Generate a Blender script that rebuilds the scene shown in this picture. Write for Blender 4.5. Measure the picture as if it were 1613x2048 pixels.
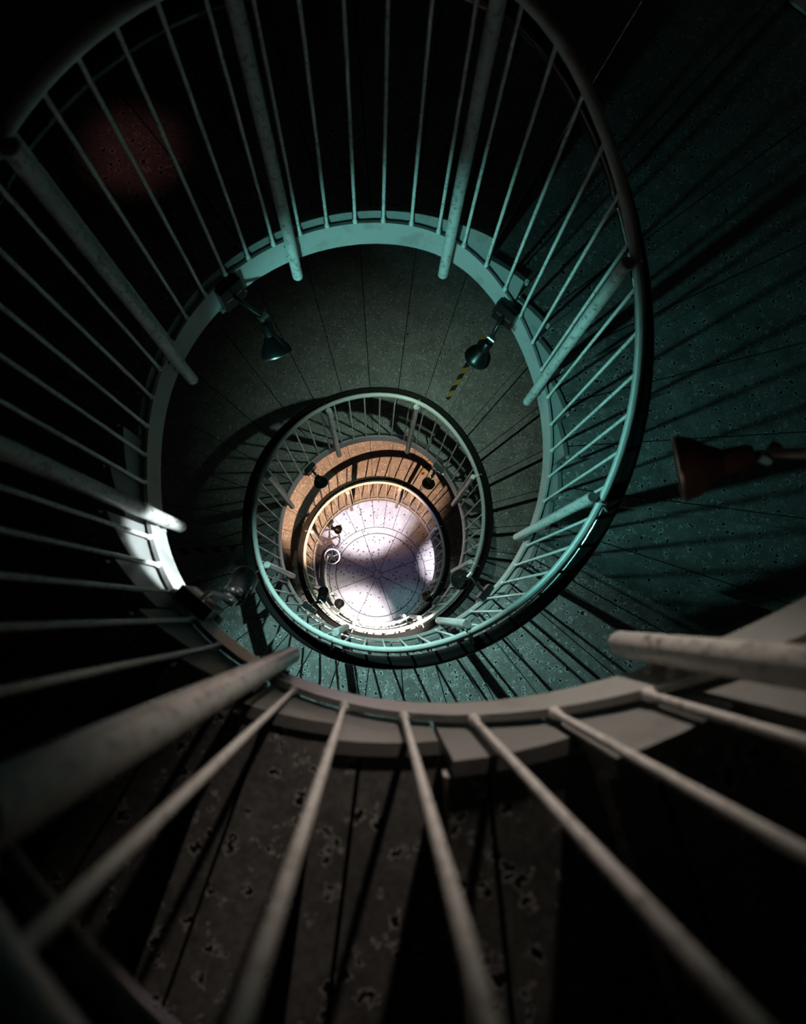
import bpy, bmesh, math, random
from math import pi, sin, cos, sqrt, log, exp
from mathutils import Vector, Matrix

random.seed(7)
SC = bpy.context.scene
COL = SC.collection
for o in list(bpy.data.objects):
    bpy.data.objects.remove(o)

# ------------------------------------------------------------------ camera, world, exposure
F_PX, W_PX, H_PX = 1064.6, 1613.0, 2048.0
CAM = (-0.0411, -0.7807, 0.0)
ROT = Matrix(((0.99868634, 0.0, 0.05124057),          # rows: image right, image down, view axis
              (0.0094767, -0.98274882, -0.18470235),
              (0.05035661, 0.1849453, -0.98145782)))
cam_data = bpy.data.cameras.new('camera')
cam = bpy.data.objects.new('camera', cam_data)
COL.objects.link(cam)
right, down, fwd = Vector(ROT[0]), Vector(ROT[1]), Vector(ROT[2])
cm = Matrix((right, -down, -fwd)).transposed().to_4x4()
cm.translation = Vector(CAM)
cam.matrix_world = cm
cam_data.sensor_fit = 'VERTICAL'
cam_data.sensor_height = 24.0
cam_data.lens = 24.0 * F_PX / H_PX
cam_data.clip_start = 0.02
cam_data.dof.use_dof = True
cam_data.dof.focus_distance = 5.2
cam_data.dof.aperture_fstop = 1.25
SC.camera = cam

world = bpy.data.worlds.new('world')
SC.world = world
world.use_nodes = True
world.node_tree.nodes['Background'].inputs[0].default_value = (0.30, 0.62, 0.55, 1)
world.node_tree.nodes['Background'].inputs[1].default_value = 0.002
SC.view_settings.view_transform = 'Standard'
SC.view_settings.look = 'None'
SC.view_settings.gamma = 1.0
SC.view_settings.exposure = 0.0
SC.view_settings.use_curve_mapping = False

# the lamps of the stair: k = place along the stringer (8 bays a turn), aim, colour, power, cone, blend
LAMPS = [
    dict(k=-4.5, z=-0.06, r=0.72, aim=(-1.16, 1.28, -2.13), col=(1.0, 0.40, 0.38), w=16, cone=11, blend=1.0, kind='bell', size=.05),  # unseen fixture added to make the red glow on the upper landing
    dict(k=-2.5, z=-1.26, r=0.74, aim=(0.12, -1.0, -0.90), col=(1.0, 0.82, 0.70), w=64, cone=48, blend=1.0, kind='bell', size=.03),  # added out of view, hung low so its warm light only grazes the treads
    dict(k=-0.5, pos=(0.72, -0.45, -1.12), aim=(-0.80, -0.60, -1.96), col=(0.86, 0.97, 1.0), w=560, cone=15.5, blend=0.5, kind='bell', size=.02, body='copper'),
    dict(k=1.47, z=-0.20, r=0.88, aim=(0.55, 0.50, -2.52), tilt=(0.0, 0.45, -0.9), col=(0.24, 0.80, 0.74), w=105, cone=66, wide=2.3, blend=0.7, kind='can', size=.03),
    dict(k=3.55, z=-0.06, r=0.74, aim=(0.25, -1.55, -4.3), col=(0.42, 0.84, 0.78), w=300, cone=92, blend=0.9, kind='bell', size=.02),
    dict(k=5.5, z=-0.14, r=0.84, aim=(0.42, 0.80, -5.2), tilt=(-0.25, -0.15, -0.95), col=(0.55, 0.85, 0.68), w=105, cone=90, blend=1.0, kind='bell', size=.025),
    dict(k=7.55, z=-0.06, r=0.80, aim=(-0.44, -1.13, -8.4), col=(1.0, 0.92, 0.76), w=4200, cone=27, blend=0.8, kind='bell', size=.03),
    dict(k=9.5, z=-0.10, r=0.82, aim=(-0.50, 1.35, -8.2), col=(1.0, 0.56, 0.34), w=1300, cone=51, blend=0.4, kind='can', size=.02),
    dict(k=11.55, z=-0.10, r=0.87, aim=(0.60, -0.75, -11.2), col=(0.30, 0.85, 0.76), w=600, cone=14, blend=1.0, kind='bell', size=.03),
    dict(k=13.5, z=-0.16, r=0.86, aim=(0.0, 0.1, -11.2), col=(0.50, 0.36, 1.0), w=170, cone=36, blend=1.0, kind='bell', size=.03),
    dict(k=15.53, z=-0.08, r=0.86, aim=(-0.42, -1.00, -11.2), col=(0.98, 0.93, 0.97), w=3600, cone=23, blend=0.8, kind='bell', size=.03),
    dict(k=17.5, z=-0.08, r=0.90, aim=(-0.30, 1.60, -11.2), col=(0.96, 0.92, 0.97), w=2800, cone=40, blend=0.6, kind='bell', size=.012),
    dict(k=19.45, z=-0.12, r=0.88, aim=(1.55, 0.25, -11.2), col=(0.95, 0.90, 0.96), w=3200, cone=24, blend=0.9, kind='bell', size=.03),
]

# ------------------------------------------------------------------ helpers
def new_obj(name, verts, faces, mat, parent=None, smooth=None):
    me = bpy.data.meshes.new(name)
    me.from_pydata([tuple(v) for v in verts], [], faces)
    me.update()
    if mat: me.materials.append(mat)
    if smooth is not None:
        for p in me.polygons: p.use_smooth = True
        me.set_sharp_from_angle(angle=math.radians(smooth))
    o = bpy.data.objects.new(name, me)
    COL.objects.link(o)
    if parent: o.parent = parent
    return o

class MB:
    """collects shapes, then links them as one mesh object"""
    def __init__(s): s.v = []; s.f = []
    def add(s, v, f):
        n = len(s.v); s.v += [Vector(x) for x in v]; s.f += [tuple(i + n for i in q) for q in f]
    def sweep(s, rings, closed=False, caps=True):
        n = len(rings[0]); m = len(rings); v = [p for r in rings for p in r]; f = []
        for i in range(m if closed else m - 1):
            a, b = i * n, ((i + 1) % m) * n
            for j in range(n):
                jj = (j + 1) % n
                f.append((a + j, a + jj, b + jj, b + j))
        if caps and not closed:
            f.append(tuple(range(n))[::-1]); f.append(tuple((m - 1) * n + i for i in range(n)))
        s.add(v, f)
    def tube(s, pts, r, n=12, closed=False, radii=None):
        pts = [Vector(p) for p in pts]; rings = []; m = len(pts); up = None
        for i, p in enumerate(pts):
            a = pts[(i - 1) % m] if (closed or i > 0) else p
            b = pts[(i + 1) % m] if (closed or i < m - 1) else p
            t = (b - a).normalized()
            if up is None:
                up = Vector((0, 0, 1)) if abs(t.z) < .9 else Vector((1, 0, 0))
            u = up - t * up.dot(t); u.normalize(); up = u
            w = t.cross(u); rr = radii[i] if radii else r
            rings.append([p + (u * cos(2 * pi * j / n) + w * sin(2 * pi * j / n)) * rr for j in range(n)])
        s.sweep(rings, closed)
    def lathe(s, base, axis, prof, n=24):
        """prof: (distance along axis, radius)"""
        axis = Vector(axis).normalized()
        up = Vector((0, 0, 1)) if abs(axis.z) < .9 else Vector((1, 0, 0))
        u = (up - axis * up.dot(axis)).normalized(); w = axis.cross(u); base = Vector(base)
        s.sweep([[base + axis * d + (u * cos(2 * pi * j / n) + w * sin(2 * pi * j / n)) * max(r, 1e-4) for j in range(n)] for d, r in prof])
    def box(s, c, ax, ay, az, hx, hy, hz):
        c = Vector(c); ax, ay, az = Vector(ax) * hx, Vector(ay) * hy, Vector(az) * hz
        v = [c + ax * i + ay * j + az * k for i in (-1, 1) for j in (-1, 1) for k in (-1, 1)]
        s.add(v, [(0, 1, 3, 2), (4, 6, 7, 5), (0, 4, 5, 1), (2, 3, 7, 6), (0, 2, 6, 4), (1, 5, 7, 3)])
    def sector(s, r0, r1, a0, a1, z0, z1, n=6):
        """a block of an annulus"""
        rings = []
        for i in range(n + 1):
            a = a0 + (a1 - a0) * i / n; c, q = cos(a), sin(a)
            rings.append([(r0 * c, r0 * q, z0), (r1 * c, r1 * q, z0), (r1 * c, r1 * q, z1), (r0 * c, r0 * q, z1)])
        s.sweep(rings)
    def build(s, name, mat, parent=None, smooth=None, origin=(0, 0, 0)):
        og = Vector(origin)
        o = new_obj(name, [v - og for v in s.v], s.f, mat, parent, smooth)
        bm = bmesh.new(); bm.from_mesh(o.data); bmesh.ops.recalc_face_normals(bm, faces=bm.faces); bm.to_mesh(o.data); bm.free()
        if smooth is not None:
            for p in o.data.polygons: p.use_smooth = True
            o.data.set_sharp_from_angle(angle=math.radians(smooth))
        return o

def empty(name, loc):
    o = bpy.data.objects.new(name, None); COL.objects.link(o); o.location = loc; o.empty_display_size = .1
    return o
def tag(o, label, cat, group=None):
    o['label'] = label; o['category'] = cat
    if group: o['group'] = group
    return o
def copy_tree(o, parent=None):
    c = o.copy(); COL.objects.link(c); c.parent = parent
    for ch in o.children: copy_tree(ch, c)
    return c
ORD = 'first second third fourth fifth sixth seventh eighth ninth tenth eleventh twelfth thirteenth fourteenth fifteenth sixteenth seventeenth eighteenth nineteenth twentieth twenty-first twenty-second'.split()

# ------------------------------------------------------------------ materials
def mat(name, col, rough=.5, metal=0.0, coat=0.0):
    m = bpy.data.materials.new(name); m.use_nodes = True
    b = m.node_tree.nodes['Principled BSDF']
    b.inputs['Base Color'].default_value = (*col, 1); b.inputs['Roughness'].default_value = rough
    b.inputs['Metallic'].default_value = metal; b.inputs['Coat Weight'].default_value = coat
    return m
def nodes(m): return m.node_tree.nodes, m.node_tree.links, m.node_tree.nodes['Principled BSDF']

def paint_mat(name, c1, c2, rough=.42, scale=30, wear=.62):
    """painted steel with worn, speckled patches"""
    m = mat(name, c1, rough); N, L, b = nodes(m)
    g = N.new('ShaderNodeNewGeometry')
    no = N.new('ShaderNodeTexNoise'); no.inputs['Scale'].default_value = scale; no.inputs['Detail'].default_value = 8; no.inputs['Roughness'].default_value = .72
    L.new(g.outputs['Position'], no.inputs['Vector'])
    r = N.new('ShaderNodeValToRGB'); r.color_ramp.elements[0].position = wear - .07; r.color_ramp.elements[1].position = wear + .05
    r.color_ramp.elements[0].color = (*c1, 1); r.color_ramp.elements[1].color = (*c2, 1)
    L.new(no.outputs['Fac'], r.inputs['Fac']); L.new(r.outputs['Color'], b.inputs['Base Color'])
    bp = N.new('ShaderNodeBump'); bp.inputs['Strength'].default_value = .15; bp.inputs['Distance'].default_value = .003
    L.new(no.outputs['Fac'], bp.inputs['Height']); L.new(bp.outputs['Normal'], b.inputs['Normal'])
    return m

def stone_mat(name, c1, c2, pit=(.01, .01, .01), rim=(.72, .72, .7), rough=.6, gate=.34, vs=25):
    m = mat(name, c1, rough); N, L, b = nodes(m)
    g = N.new('ShaderNodeNewGeometry')
    big = N.new('ShaderNodeTexNoise'); big.inputs['Scale'].default_value = 5; big.inputs['Detail'].default_value = 9; big.inputs['Roughness'].default_value = .7
    L.new(g.outputs['Position'], big.inputs['Vector'])
    r = N.new('ShaderNodeValToRGB'); r.color_ramp.elements[0].position = .35; r.color_ramp.elements[1].position = .68
    r.color_ramp.elements[0].color = (*c1, 1); r.color_ramp.elements[1].color = (*c2, 1)
    L.new(big.outputs['Fac'], r.inputs['Fac'])
    # fine grain
    fine = N.new('ShaderNodeTexNoise'); fine.inputs['Scale'].default_value = 70; fine.inputs['Detail'].default_value = 4
    L.new(g.outputs['Position'], fine.inputs['Vector'])
    fr = N.new('ShaderNodeMapRange'); fr.inputs['From Min'].default_value = .3; fr.inputs['From Max'].default_value = .7
    fr.inputs['To Min'].default_value = .70; fr.inputs['To Max'].default_value = 1.25
    L.new(fine.outputs['Fac'], fr.inputs['Value'])
    mul = N.new('ShaderNodeMix'); mul.data_type = 'RGBA'; mul.blend_type = 'MULTIPLY'; mul.inputs['Factor'].default_value = 1
    L.new(r.outputs['Color'], mul.inputs['A']); L.new(fr.outputs['Result'], mul.inputs['B'])
    # pits with chipped pale rims: distorted voronoi cells, some of them empty
    dist = N.new('ShaderNodeTexNoise'); dist.inputs['Scale'].default_value = 62; dist.inputs['Detail'].default_value = 3
    L.new(g.outputs['Position'], dist.inputs['Vector'])
    sc = N.new('ShaderNodeVectorMath'); sc.operation = 'MULTIPLY_ADD'; sc.inputs[1].default_value = (.048, .048, .048)
    L.new(dist.outputs['Color'], sc.inputs[0]); L.new(g.outputs['Position'], sc.inputs[2])
    vo = N.new('ShaderNodeTexVoronoi'); vo.inputs['Scale'].default_value = vs; vo.inputs['Randomness'].default_value = 1
    vo.voronoi_dimensions = '3D'
    L.new(sc.outputs[0], vo.inputs['Vector'])
    sep = N.new('ShaderNodeSeparateColor'); L.new(vo.outputs['Color'], sep.inputs[0])
    cl = N.new('ShaderNodeTexNoise'); cl.inputs['Scale'].default_value = 3.5; cl.inputs['Detail'].default_value = 3
    L.new(g.outputs['Position'], cl.inputs['Vector'])
    ad = N.new('ShaderNodeMath'); ad.operation = 'MULTIPLY_ADD'; ad.inputs[1].default_value = 1.6; ad.inputs[2].default_value = -.8
    L.new(cl.outputs['Fac'], ad.inputs[0])
    sm = N.new('ShaderNodeMath'); sm.operation = 'ADD'; L.new(ad.outputs[0], sm.inputs[0]); L.new(sep.outputs[0], sm.inputs[1])
    gt = N.new('ShaderNodeMath'); gt.operation = 'GREATER_THAN'; gt.inputs[1].default_value = gate
    L.new(sm.outputs[0], gt.inputs[0])
    pr = N.new('ShaderNodeValToRGB'); e = pr.color_ramp.elements
    e[0].position = .21; e[0].color = (1, 1, 1, 1); e[1].position = .27; e[1].color = (0, 0, 0, 1)
    L.new(vo.outputs['Distance'], pr.inputs['Fac'])
    rr = N.new('ShaderNodeValToRGB'); e = rr.color_ramp.elements
    e[0].position = .26; e[0].color = (0, 0, 0, 1); e[1].position = .30; e[1].color = (1, 1, 1, 1)
    x = rr.color_ramp.elements.new(.38); x.color = (0, 0, 0, 1)
    L.new(vo.outputs['Distance'], rr.inputs['Fac'])
    mp = N.new('ShaderNodeMath'); mp.operation = 'MULTIPLY'; L.new(pr.outputs['Color'], mp.inputs[0]); L.new(gt.outputs[0], mp.inputs[1])
    mr = N.new('ShaderNodeMath'); mr.operation = 'MULTIPLY'; L.new(rr.outputs['Color'], mr.inputs[0]); L.new(gt.outputs[0], mr.inputs[1])
    mr2 = N.new('ShaderNodeMath'); mr2.operation = 'MULTIPLY'; mr2.inputs[1].default_value = 1.0; L.new(mr.outputs[0], mr2.inputs[0])
    m1 = N.new('ShaderNodeMix'); m1.data_type = 'RGBA'; L.new(mr2.outputs[0], m1.inputs['Factor']); L.new(mul.outputs['Result'], m1.inputs['A']); m1.inputs['B'].default_value = (*rim, 1)
    m2 = N.new('ShaderNodeMix'); m2.data_type = 'RGBA'; L.new(mp.outputs[0], m2.inputs['Factor']); L.new(m1.outputs['Result'], m2.inputs['A']); m2.inputs['B'].default_value = (*pit, 1)
    L.new(m2.outputs['Result'], b.inputs['Base Color'])
    bp = N.new('ShaderNodeBump'); bp.inputs['Strength'].default_value = .35; bp.inputs['Distance'].default_value = .01; bp.invert = True
    L.new(mp.outputs[0], bp.inputs['Height']); L.new(bp.outputs['Normal'], b.inputs['Normal'])
    return m

def brick_mat():
    m = mat('red_brick', (.2, .05, .04), .8); N, L, b = nodes(m)
    tc = N.new('ShaderNodeUVMap')
    br = N.new('ShaderNodeTexBrick'); br.inputs['Color1'].default_value = (.26, .055, .04, 1); br.inputs['Color2'].default_value = (.16, .04, .032, 1)
    br.inputs['Mortar'].default_value = (.22, .18, .16, 1); br.inputs['Scale'].default_value = 1; br.inputs['Mortar Size'].default_value = .008
    br.inputs['Brick Width'].default_value = .22; br.inputs['Row Height'].default_value = .075
    L.new(tc.outputs['UV'], br.inputs['Vector']); L.new(br.outputs['Color'], b.inputs['Base Color'])
    return m

def tape_mat():
    """black and yellow hazard stripes across a strip that runs along local x"""
    m = mat('hazard_stripes', (.1, .1, .1), .5); N, L, b = nodes(m)
    tc = N.new('ShaderNodeTexCoord'); sx = N.new('ShaderNodeSeparateXYZ'); L.new(tc.outputs['Object'], sx.inputs[0])
    a = N.new('ShaderNodeMath'); a.operation = 'ADD'; L.new(sx.outputs[0], a.inputs[0]); L.new(sx.outputs[1], a.inputs[1])
    d = N.new('ShaderNodeMath'); d.operation = 'DIVIDE'; d.inputs[1].default_value = .15; L.new(a.outputs[0], d.inputs[0])
    fr = N.new('ShaderNodeMath'); fr.operation = 'FRACT'; L.new(d.outputs[0], fr.inputs[0])
    gt = N.new('ShaderNodeMath'); gt.operation = 'GREATER_THAN'; gt.inputs[1].default_value = .5; L.new(fr.outputs[0], gt.inputs[0])
    mx = N.new('ShaderNodeMix'); mx.data_type = 'RGBA'; mx.inputs['A'].default_value = (.012, .011, .010, 1); mx.inputs['B'].default_value = (.30, .22, .04, 1)
    L.new(gt.outputs[0], mx.inputs['Factor']); L.new(mx.outputs['Result'], b.inputs['Base Color'])
    return m

M_STONE = stone_mat('speckled_stone', (.13, .13, .125), (.27, .27, .26))
M_LAND = stone_mat('landing_stone', (.17, .165, .155), (.28, .27, .26))
M_FLOOR = stone_mat('floor_stone', (.17, .155, .175), (.25, .235, .255), rim=(.27, .25, .28), gate=.22, vs=13)
M_JOINT = mat('dark_joint', (.015, .014, .013), .9)
M_STRINGER = paint_mat('pale_stringer_paint', (.34, .35, .34), (.26, .26, .25), .38, 6, .6)
M_PLATE = paint_mat('pale_plate_paint', (.20, .205, .20), (.15, .15, .145), .45, 9, .6)
M_POST = paint_mat('pale_post_paint', (.46, .465, .45), (.16, .14, .12), .36, 42, .585)
M_BAL = paint_mat('pale_baluster_paint', (.62, .62, .60), (.18, .155, .13), .33, 70, .60)
M_TUBE = paint_mat('pale_rail_paint', (.46, .475, .46), (.36, .36, .35), .34, 12, .66)
M_HAND = mat('black_handrail', (.010, .010, .010), .22, 0, .6)
M_BLACK = mat('black_lamp_enamel', (.004, .004, .004), .32)
M_STEEL = mat('bright_steel', (.62, .61, .58), .3, 1)
M_WARM_LIT = mat('copper_brown_lamp_enamel', (.24, .10, .08), .5)  # black enamel, the warm light falling on it painted in as brown
M_BRICK = brick_mat()
M_TAPE = tape_mat()

def emit_mat(name, col, s):
    m = bpy.data.materials.new(name); m.use_nodes = True
    b = m.node_tree.nodes['Principled BSDF']
    b.inputs['Base Color'].default_value = (*col, 1); b.inputs['Emission Color'].default_value = (*col, 1); b.inputs['Emission Strength'].default_value = s
    return m

# ------------------------------------------------------------------ the stair's line
PHI0, BAY = -1.0918, pi / 4
DROP, ZL0 = 3.0457, -2.3098
KA, KB = 2.29, 5.076                  # stringer level between KA and KB (mod 8)
RISERS = 22
RISE = DROP / RISERS
K_FIRST = 5.26                        # first nosing below a landing (mod 8); nosings every quarter bay
L_TOP = -2.13                         # walking level of the top landing
RO = 3.60
def soft(x, s=.15):
    t = x / s
    return s * (t if t > 30 else (0 if t < -30 else log(1 + exp(t))))
def zs(k):
    z = 0.0
    for n in range(0, 4):
        s, e = KB + 8 * (n - 1), KA + 8 * n
        z += DROP * (soft(k - s) - soft(k - e)) / (e - s)
    return ZL0 + DROP - z
def ang(k): return PHI0 - k * BAY
def at(k, r, dz=0.0):
    a = ang(k); return Vector((r * cos(a), r * sin(a), zs(k) + dz))
def er(k): return Vector((cos(ang(k)), sin(ang(k)), 0))
FLOOR_Z = L_TOP - 3 * DROP

# ------------------------------------------------------------------ the setting: tower wall, floor
def wall():
    n = 96; z0, z1 = FLOOR_Z - .3, 2.6; ri, ro = 3.62, 3.95
    mb = MB(); rings = []
    for i in range(n):
        a = 2 * pi * i / n; c, s = cos(a), sin(a)
        rings.append([(ri * c, ri * s, z0), (ro * c, ro * s, z0), (ro * c, ro * s, z1), (ri * c, ri * s, z1)])
    mb.sweep(rings, closed=True)
    o = mb.build('wall_tower', M_BRICK, smooth=40)
    uv = o.data.uv_layers.new(name='UVMap')
    for p in o.data.polygons:
        us = [math.atan2(o.data.vertices[v].co.y, o.data.vertices[v].co.x) for v in p.vertices]
        wrap = max(us) - min(us) > pi
        for li, v, u in zip(p.loop_indices, p.vertices, us):
            if wrap and u < 0: u += 2 * pi
            uv.data[li].uv = (u * 3.62, o.data.vertices[v].co.z)
    o['kind'] = 'structure'
wall()

def floor():
    mb = MB(); J = .006
    mb.lathe((0, 0, FLOOR_Z - .06), (0, 0, 1), [(0, .082), (.06, .082)], 32)
    for i in range(8):
        a0 = math.radians(20 + 45 * i); g0, g1 = J / .3, J / .9
        # wedge with parallel joints: narrower gap angle outside
        rings = []
        for j in range(9):
            t = j / 8; ring = []
            for r, z in ((.094, -.06), (.865, -.06), (.865, 0), (.094, 0)):
                g = min(.12, J / r); a = a0 + g + (pi / 4 - 2 * g) * t
                ring.append((r * cos(a), r * sin(a), FLOOR_Z + z))
            rings.append(ring)
        mb.sweep(rings)
        mb.sector(.882, 1.002, a0 + .006, a0 + pi / 4 - .006, FLOOR_Z - .06, FLOOR_Z, 12)
    for i in range(32):
        a0 = ang(.01) + i * pi / 16
        rings = []
        for j in range(5):
            t = j / 4; ring = []
            for r, z in ((1.016, -.06), (3.61, -.06), (3.61, 0), (1.016, 0)):
                g = J * .8 / r; a = a0 + g + (pi / 16 - 2 * g) * t
                ring.append((r * cos(a), r * sin(a), FLOOR_Z + z))
            rings.append(ring)
        mb.sweep(rings)
    o = mb.build('floor', M_FLOOR); o['kind'] = 'structure'
    o.data.materials.append(M_JOINT)
    bm = MB(); bm.lathe((0, 0, FLOOR_Z - .2), (0, 0, 1), [(0, 3.61), (.185, 3.61)], 64)
    b = bm.build('floor_joint_bed', M_JOINT, o)
floor()

# ------------------------------------------------------------------ landings
R_PL0, R_PL1 = 1.012, 1.036           # pale end plates between the railing and the stone
def landing(n, label):
    k0, k1 = K_FIRST - 2.75 + 8 * n, K_FIRST + 8 * n
    z = L_TOP - DROP * n
    root = empty('stone_landing', (0, 0, z))
    tag(root, label, 'landing', 'stone landings around the well')
    mb = MB()
    m = 11
    for i in range(m):
        a0, a1 = ang(k0 + .25 * i), ang(k0 + .25 * (i + 1))
        rings = []
        for j in range(5):
            t = j / 4; ring = []
            for r, dz in ((R_PL1, -.05), (RO, -.05), (RO, 0), (R_PL1, 0)):
                g = .0035 / r; a = a0 - g + (a1 - a0 + 2 * g) * t
                ring.append((r * cos(a), r * sin(a), z + dz))
            rings.append(ring)
        mb.sweep(rings)
    mb.build('paving', M_LAND, root, origin=(0, 0, z))
    b = MB(); b.sector(R_PL1 + .002, RO, ang(k0 + .003), ang(k1) + .0125, z - .2, z - .045, 40)
    b.build('slab', M_JOINT, root, origin=(0, 0, z))
    e = MB()
    ks = [k0] + [1 / 12 + q / 6 for q in range(int(k0 * 6), int(k1 * 6) + 2) if k0 + .02 < 1 / 12 + q / 6 < k1 - .02] + [k1]
    for p, q in zip(ks, ks[1:]):
        e.sector(R_PL0, R_PL1, ang(p) - .010, ang(q) + .010, z - .19, z + .004, 4)  # gaps at the balusters stand in for the balusters' shadows on the trim
    e.sector(R_PL0 + .012, R_PL1, ang(k0), ang(k1), z - .19, z - .012, 40)
    e.build('edge_trim', M_PLATE, root, origin=(0, 0, z))
    return root
landing(0, 'dark upper stone landing with teal-lit edge, highest around the well')
landing(1, 'dim green stone landing just outside the middle black handrail ring')
landing(2, 'orange-lit speckled stone landing, lowest above the pale floor')

# ------------------------------------------------------------------ steps
A_ST = BAY / 4
def make_step():
    """one step: spans one quarter bay clockwise-down; nosing edge at angle 0, body at positive angle"""
    root = empty('stone_step', (0, 0, 0))
    b = MB(); z0 = -.175
    # tread slab up to the groove, then riser face under the nosing
    rings = []
    for j in range(5):
        t = j / 4; ring = []
        for r, z in ((R_PL1, z0), (RO, z0), (RO, 0), (R_PL1, 0)):
            g = .060 / r; a = g + (A_ST + .0112 / r - g) * t
            ring.append((r * cos(a), r * sin(a), z))
        rings.append(ring)
    b.sweep(rings)
    rings = []
    for j in range(2):
        ring = []
        for r, z in ((R_PL1, z0), (RO, z0), (RO, -.045), (R_PL1, -.045)):
            g = .012 / r if j == 0 else .0595 / r
            ring.append((r * cos(g), r * sin(g), z))
        rings.append(ring)
    b.sweep(rings)
    b.build('tread', M_STONE, root)
    ns = MB(); rings = []
    for j in range(2):
        ring = []
        for r, z in ((R_PL1, -.044), (RO, -.044), (RO, 0), (R_PL1, 0)):
            g = (-.012 if j == 0 else .052) / r
            ring.append((r * cos(g), r * sin(g), z))
        rings.append(ring)
    ns.sweep(rings); ns.build('nosing', M_STONE, root)
    e = MB(); rings = []
    for j in range(5):
        t = j / 4; a = .004 + (A_ST - .008) * t; zb = -.30 + RISE * t; c, q = cos(a), sin(a)
        r0, r1 = R_PL0, R_PL1 - .0005
        rings.append([(r0 * c, r0 * q, zb), (r1 * c, r1 * q, zb), (r1 * c, r1 * q, .004), (r0 * c, r0 * q, .004)])
    e.sweep(rings)
    e.build('end_plate', M_PLATE, root)
    return root
proto = make_step(); used = [False]
def place_step(n, i, label):
    """n: flight, i: nosing index 0..21 (0 = landing edge)"""
    o = proto if not used[0] else copy_tree(proto)
    used[0] = True
    o.location = (0, 0, L_TOP - DROP * n - RISE * i)
    o.rotation_euler = (0, 0, ang(K_FIRST + 8 * n + .25 * i))
    tag(o, label, 'step', ['steps of the dark flight nearest the camera', 'steps of the teal flight below the upper landing',
                           'steps of the brown flight below the green landing', 'steps of the lowest flight above the floor'][n + 1])
for i in range(6, 22):
    place_step(-1, i, 'dark stone step nearest the camera, %s up from the upper landing' % ORD[21 - i])
for i in range(1, 22):
    place_step(0, i, 'teal-lit speckled stone step, %s down from the upper landing' % ORD[i - 1])
for i in range(1, 22):
    place_step(1, i, 'green-brown stone step, %s down from the dim green landing' % ORD[i - 1])
for i in range(1, 22):
    place_step(2, i, 'pale stone step, %s down from the orange landing to the floor' % ORD[i - 1])

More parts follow.
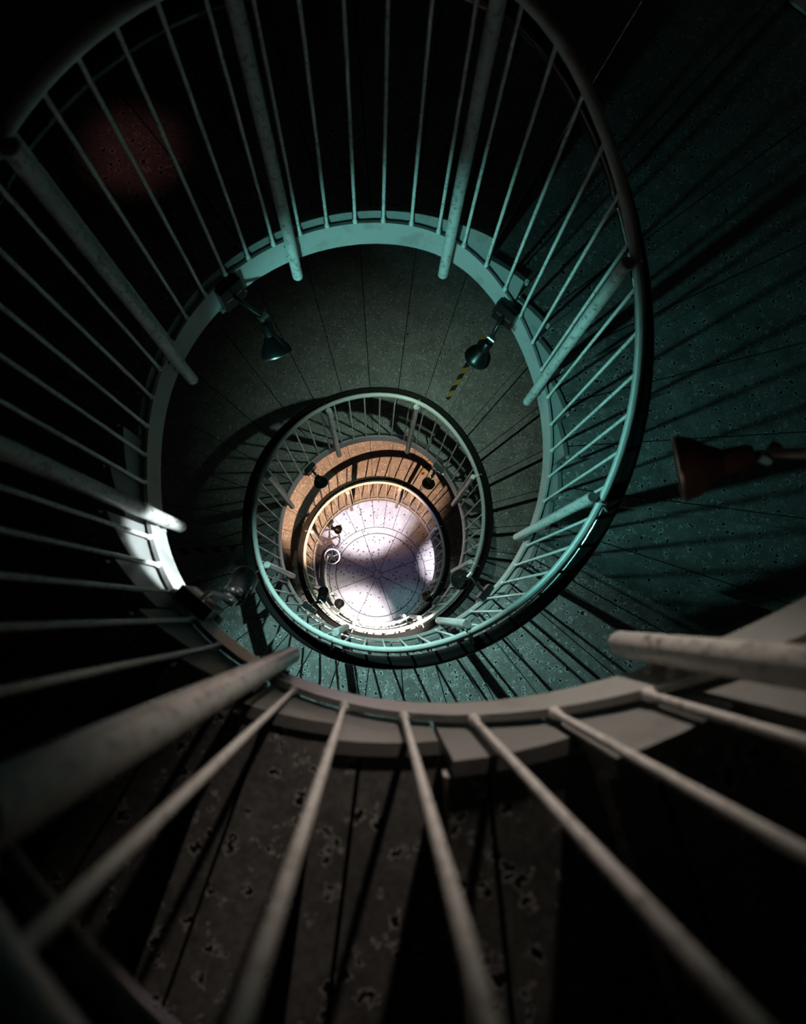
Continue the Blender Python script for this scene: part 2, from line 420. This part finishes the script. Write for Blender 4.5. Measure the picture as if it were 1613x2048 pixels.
# ------------------------------------------------------------------ railings
R_TUBE, Z_TUBE = .997, 1.183
R_POST, Z_PT, Z_PB = .9486, 1.204, -.0736
def arc(k0, k1, r, dz, n=None):
    n = n or max(3, int((k1 - k0) * 12)); return [at(k0 + (k1 - k0) * i / n, r, dz) for i in range(n + 1)]
bal_me = post_me = clip_me = stub_me = None
def railing(k0, k1, label, posts):
    km = (k0 + k1) / 2
    og = at(km, 1.0); root = empty('stair_railing', og)
    tag(root, label, 'railing', 'railing around the stair well')
    t = MB(); t.tube(arc(k0, k1, R_TUBE, Z_TUBE), .0185, 12); t.build('top_rail', M_TUBE, root, 50, og)
    # oval black handrail with a shallow groove along its top
    prof = []
    for j in range(20):
        a = 2 * pi * j / 20; x, z = .040 * cos(a), .026 * sin(a)
        if z > .018 and abs(x) < .02: z -= .007
        prof.append((x, z))
    h = MB(); rings = []
    n = int((k1 - k0) * 12)
    for i in range(n + 1):
        k = k0 + (k1 - k0) * i / n
        rings.append([at(k, 1.078 + x, Z_TUBE - .115 + z) for x, z in prof])
    h.sweep(rings); h.build('handrail', M_HAND, root, 50, og)
    # flat-bar stringer under the balusters
    s = MB(); rings = []
    n = int((k1 - k0) * 16)
    for i in range(n + 1):
        k = k0 + (k1 - k0) * i / n
        rings.append([at(k, r, z) for r, z in ((.9865, 0), (1.001, 0), (1.001, .142), (.9865, .142))])
    s.sweep(rings); s.build('stringer', M_STRINGER, root, 40, og)
    # balusters
    global bal_me, post_me, clip_me, stub_me
    if bal_me is None:
        b = MB(); b.tube([(0, 0, .10), (0, 0, .16), (0, 0, Z_TUBE - .01)], .0072, 10); b.lathe((0, 0, .142), (0, 0, 1), [(0, .012), (.012, .011), (.02, .008)], 10)
        x = b.build('baluster', M_BAL, None, 50); bal_me = x.data; bpy.data.objects.remove(x)
        b = MB(); b.lathe((0, 0, Z_PB), (0, 0, 1), [(0, .0), (0, .021), (.004, .0255), (Z_PT - Z_PB - .004, .0255), (Z_PT - Z_PB, .022), (Z_PT - Z_PB, 0)], 24)
        x = b.build('post', M_POST, None, 40); post_me = x.data; bpy.data.objects.remove(x)
        # two lugs to the stringer, a stub to the top rail (local x points outwards)
        b = MB(); b.box((.031, 0, 0), (1, 0, 0), (0, 1, 0), (0, 0, 1), .012, .013, .008)
        b.box((.034, 0, 0), (1, 0, 0), (0, 1, 0), (0, 0, 1), .004, .024, .012)
        x = b.build('bracket', M_STRINGER, None, 40); clip_me = x.data; bpy.data.objects.remove(x)
        b = MB(); b.tube([(.02, 0, Z_TUBE - .012), (.05, 0, Z_TUBE - .004)], .010, 10)
        b.tube([(.045, -.014, Z_TUBE), (.045, .014, Z_TUBE)], .0215, 14)
        b.tube([(.05, 0, Z_TUBE - .01), (.085, 0, Z_TUBE - .05), (.120, 0, Z_TUBE - .105)], .007, 8)
        x = b.build('rail_clamp', M_TUBE, None, 40); stub_me = x.data; bpy.data.objects.remove(x)
    j0 = math.ceil((k0 - 1 / 12) * 6 - 1e-6); j1 = math.floor((k1 - 1 / 12) * 6 - 1e-6)
    for j in range(j0, j1 + 1):
        k = 1 / 12 + j / 6
        o = bpy.data.objects.new('baluster', bal_me); COL.objects.link(o); o.parent = root
        o.location = at(k, .9955) - og
    for k in posts:
        o = bpy.data.objects.new('post', post_me); COL.objects.link(o); o.parent = root
        o.location = at(k, R_POST) - og; o.rotation_euler = (0, 0, ang(k))
        for nm, me, bz in (('bracket', clip_me, .035), ('bracket', clip_me, .105), ('rail_clamp', stub_me, 0)):
            c = bpy.data.objects.new(nm, me); COL.objects.link(c); c.parent = o; c.location.z = bz
    return root
railing(-1.75, 2.42, 'dark near railing with thick worn posts, closest to the camera', [-1, 0, 1, 2])
railing(2.42, 10.42, 'large teal-lit railing ring with black handrail around the upper well', range(3, 11))
railing(10.42, 18.42, 'middle railing ring with black handrail around the orange landing', range(11, 19))
railing(18.42, 27.03, 'innermost pale railing ring that runs down to the floor', range(19, 28))

# ------------------------------------------------------------------ hand wheel on the last newel
def handwheel():
    c = Vector((-.868, .262, FLOOR_Z + 1.10)); root = empty('handwheel', (c.x, c.y, FLOOR_Z))
    og = root.location.copy()
    tag(root, 'pale spoked handwheel on a slim pedestal at the foot of the stair', 'wheel')
    r = MB(); r.tube([(c.x + .142 * cos(2 * pi * i / 40), c.y + .142 * sin(2 * pi * i / 40), c.z) for i in range(40)], .011, 10, closed=True)
    r.build('rim', M_TUBE, root, 60, og)
    for i in range(5):
        a = 2 * pi * i / 5 + .35
        b = MB(); b.tube([c + Vector((.02 * cos(a), .02 * sin(a), -.012)), c + Vector((.139 * cos(a), .139 * sin(a), 0))], .012, 8, radii=[.016, .009])
        b.build('spoke', M_BLACK, root, 60, og)
    h = MB(); h.lathe(c - Vector((0, 0, .03)), (0, 0, 1), [(0, .028), (.035, .028), (.045, .016)], 18); h.build('hub', M_BLACK, root, 40, og)
    s = MB(); s.lathe((c.x, c.y, FLOOR_Z), (0, 0, 1), [(0, .06), (.015, .06), (.03, .02), (1.07, .016)], 16); s.build('pedestal', M_BLACK, root, 40, og)
handwheel()

# ------------------------------------------------------------------ hazard strips on the nosings
def strip(k, z, r0, r1, off, label):
    root_a = ang(k)
    mb = MB(); hw = .024; ring_t = []; n = 8
    pts = [(r0 + hw * (1 - cos(t)) if False else r0 + hw - hw * cos(t), hw * sin(t)) for t in [pi / 2 - pi * i / n for i in range(n + 1)]]
    out = [(r1, hw)] + [(r0 + hw - hw * cos(pi / 2 - pi * i / n), hw * sin(pi / 2 - pi * i / n)) for i in range(n + 1)] + [(r1, -hw)]
    rings = [[(x, y, zz) for x, y in out] for zz in (0, .004)]
    mb.sweep(rings)
    o = mb.build('hazard_strip', M_TAPE)
    o.location = (-sin(root_a) * off, cos(root_a) * off, z); o.rotation_euler = (0, 0, root_a)
    tag(o, label, 'safety strip', 'hazard strips on the stair edges')
strip(K_FIRST + 8, L_TOP - DROP + .0005, 1.54, 2.38, .082, 'black and yellow striped safety strip on the edge of the green landing')
strip(K_FIRST + .25 * 21, L_TOP - RISE * 21 + .0005, 1.36, 2.38, .086, 'dark safety strip on the bottom step of the teal flight')
strip(K_FIRST + 16, L_TOP - 2 * DROP + .0005, 1.54, 2.38, .082, 'dark safety strip on the edge of the orange landing')

# ------------------------------------------------------------------ spotlights hung from the stringer
def spotlight(i, d, label):
    k = d['k']; e = er(k); tng = Vector((-e.y, e.x, 0)); up = Vector((0, 0, 1))
    base = at(k, .9865, .07); og = base
    root = empty('spotlight', og); tag(root, label, 'lamp', 'spotlights around the stair well')
    head = at(k, d['r'], d['z']) if 'pos' not in d else Vector(d['pos'])
    ax = (Vector(d['aim']) - head).normalized()
    hax = Vector(d['tilt']).normalized() if 'tilt' in d else ax
    body = M_WARM_LIT if d.get('body') == 'copper' else M_BLACK
    m = MB(); m.box(base - e * .022, e, tng, up, .021, .062, .066)
    m.box(base - e * .012 + up * .06, e, tng, up, .012, .05, .02)
    m.build('mount_box', M_BLACK, root, 30, og)
    pl = MB()
    pl.box(base - e * .008 - up * .070, e, tng, up, .012, .080, .010); pl.box(base - e * .0445, e, tng, up, .0015, .045, .004)
    pl.build('back_plate', M_STEEL, root, None, og)
    if d['kind'] == 'can':
        back, prof = .085, [(0, .0), (0, .038), (.006, .043), (.15, .043), (.155, .047), (.17, .047), (.17, .040), (.14, .037), (.139, 0)]
        L = .17
    else:
        back, prof = .075, [(0, .0), (0, .022), (.008, .028), (.06, .028), (.066, .034), (.085, .044), (.115, .068), (.14, .075), (.15, .075), (.15, .071), (.115, .06), (.09, .036), (.089, 0)]
        L = .15
    b0 = head - hax * back
    h = MB(); h.lathe(b0, hax, prof, 28)
    hs = h.build('housing', body, root, 40, og)
    rim = MB(); rr = prof[-4][1] if d['kind'] == 'can' else .075
    rim.lathe(b0 + hax * (L - .004), hax, [(0, rr + .0015), (.005, rr + .0015), (.005, rr - .003), (0, rr - .003)], 28)
    rim.build('rim', M_STEEL, hs, 40, og)
    if d['kind'] == 'can':
        v = MB(); u = hax.orthogonal().normalized(); w = hax.cross(u)
        for q in range(10):
            a = 2 * pi * q / 10; v.lathe(b0 + (u * cos(a) + w * sin(a)) * .029 - hax * .002, hax, [(0, .005), (.003, .005)], 6)
        v.build('vent', M_STEEL, hs, None, og)
        s = MB(); u2 = hax.cross(up).normalized()
        s.tube([b0 + hax * .05 + u2 * .046, b0 + hax * .15 + u2 * .056, b0 + hax * .02 + u2 * .060], .003, 6)
        s.build('yoke', M_STEEL, hs, 40, og)
    ln = MB(); ln.lathe(b0 + hax * (L - .045), hax, [(0, .0), (0, .034), (.004, .034), (.004, 0)], 20)
    ln.build('lens', emit_mat('lamp_glow_%d' % i, d['col'], 3.0), root, 40, og)
    a = MB(); s0 = base - e * .043; s1 = b0 - hax * .03
    a.tube([s0, s0 - e * .02, (s0 - e * .03) * .45 + s1 * .55, s1, b0 + hax * .004], .011, 10)
    kn = MB(); kn.lathe(s1 - tng * .022, tng, [(0, .015), (.044, .015)], 14)
    aa = a.build('arm', body, root, 50, og); kn.build('knuckle', M_STEEL, aa, 40, og)
    la = bpy.data.lights.new('spot_light', 'SPOT'); la.energy = d['w']; la.color = d['col']; la.spot_size = math.radians(d['cone']); la.spot_blend = d['blend']; la.shadow_soft_size = d['size']
    lo = bpy.data.objects.new('spot_light', la); COL.objects.link(lo); lo.parent = root
    p = b0 + hax * (L + .02)
    lo.matrix_local = Matrix.Translation(p - og) @ ax.to_track_quat('-Z', 'Y').to_matrix().to_4x4() @ Matrix.Diagonal((d.get('wide', 1), 1, 1, 1))
LL = ['red-glowing spotlight high above the upper landing',
      'spotlight on a long drop arm beside the near posts, above the camera',
      'copper-brown spotlight at the right edge, outside the teal railing ring',
      'black canister spotlight with vented back beside the bright white stringer',
      'black spotlight in silhouette over the dark part of the green landing',
      'black spotlight on the teal stringer above the striped safety strip',
      'large black bell-shaped spotlight just inside the middle railing, right of the pale floor',
      'black canister spotlight over the bright lower rim of the inner railing',
      'small round black spotlight over the left of the orange landing',
      'small spotlight with pale mount over the right of the orange landing',
      'little spotlight on the inner railing at lower right of the floor',
      'little spotlight on the inner railing at lower left of the floor',
      'small black spotlight above the handwheel on the pale floor']
for i, d in enumerate(LAMPS): spotlight(i, d, LL[i])
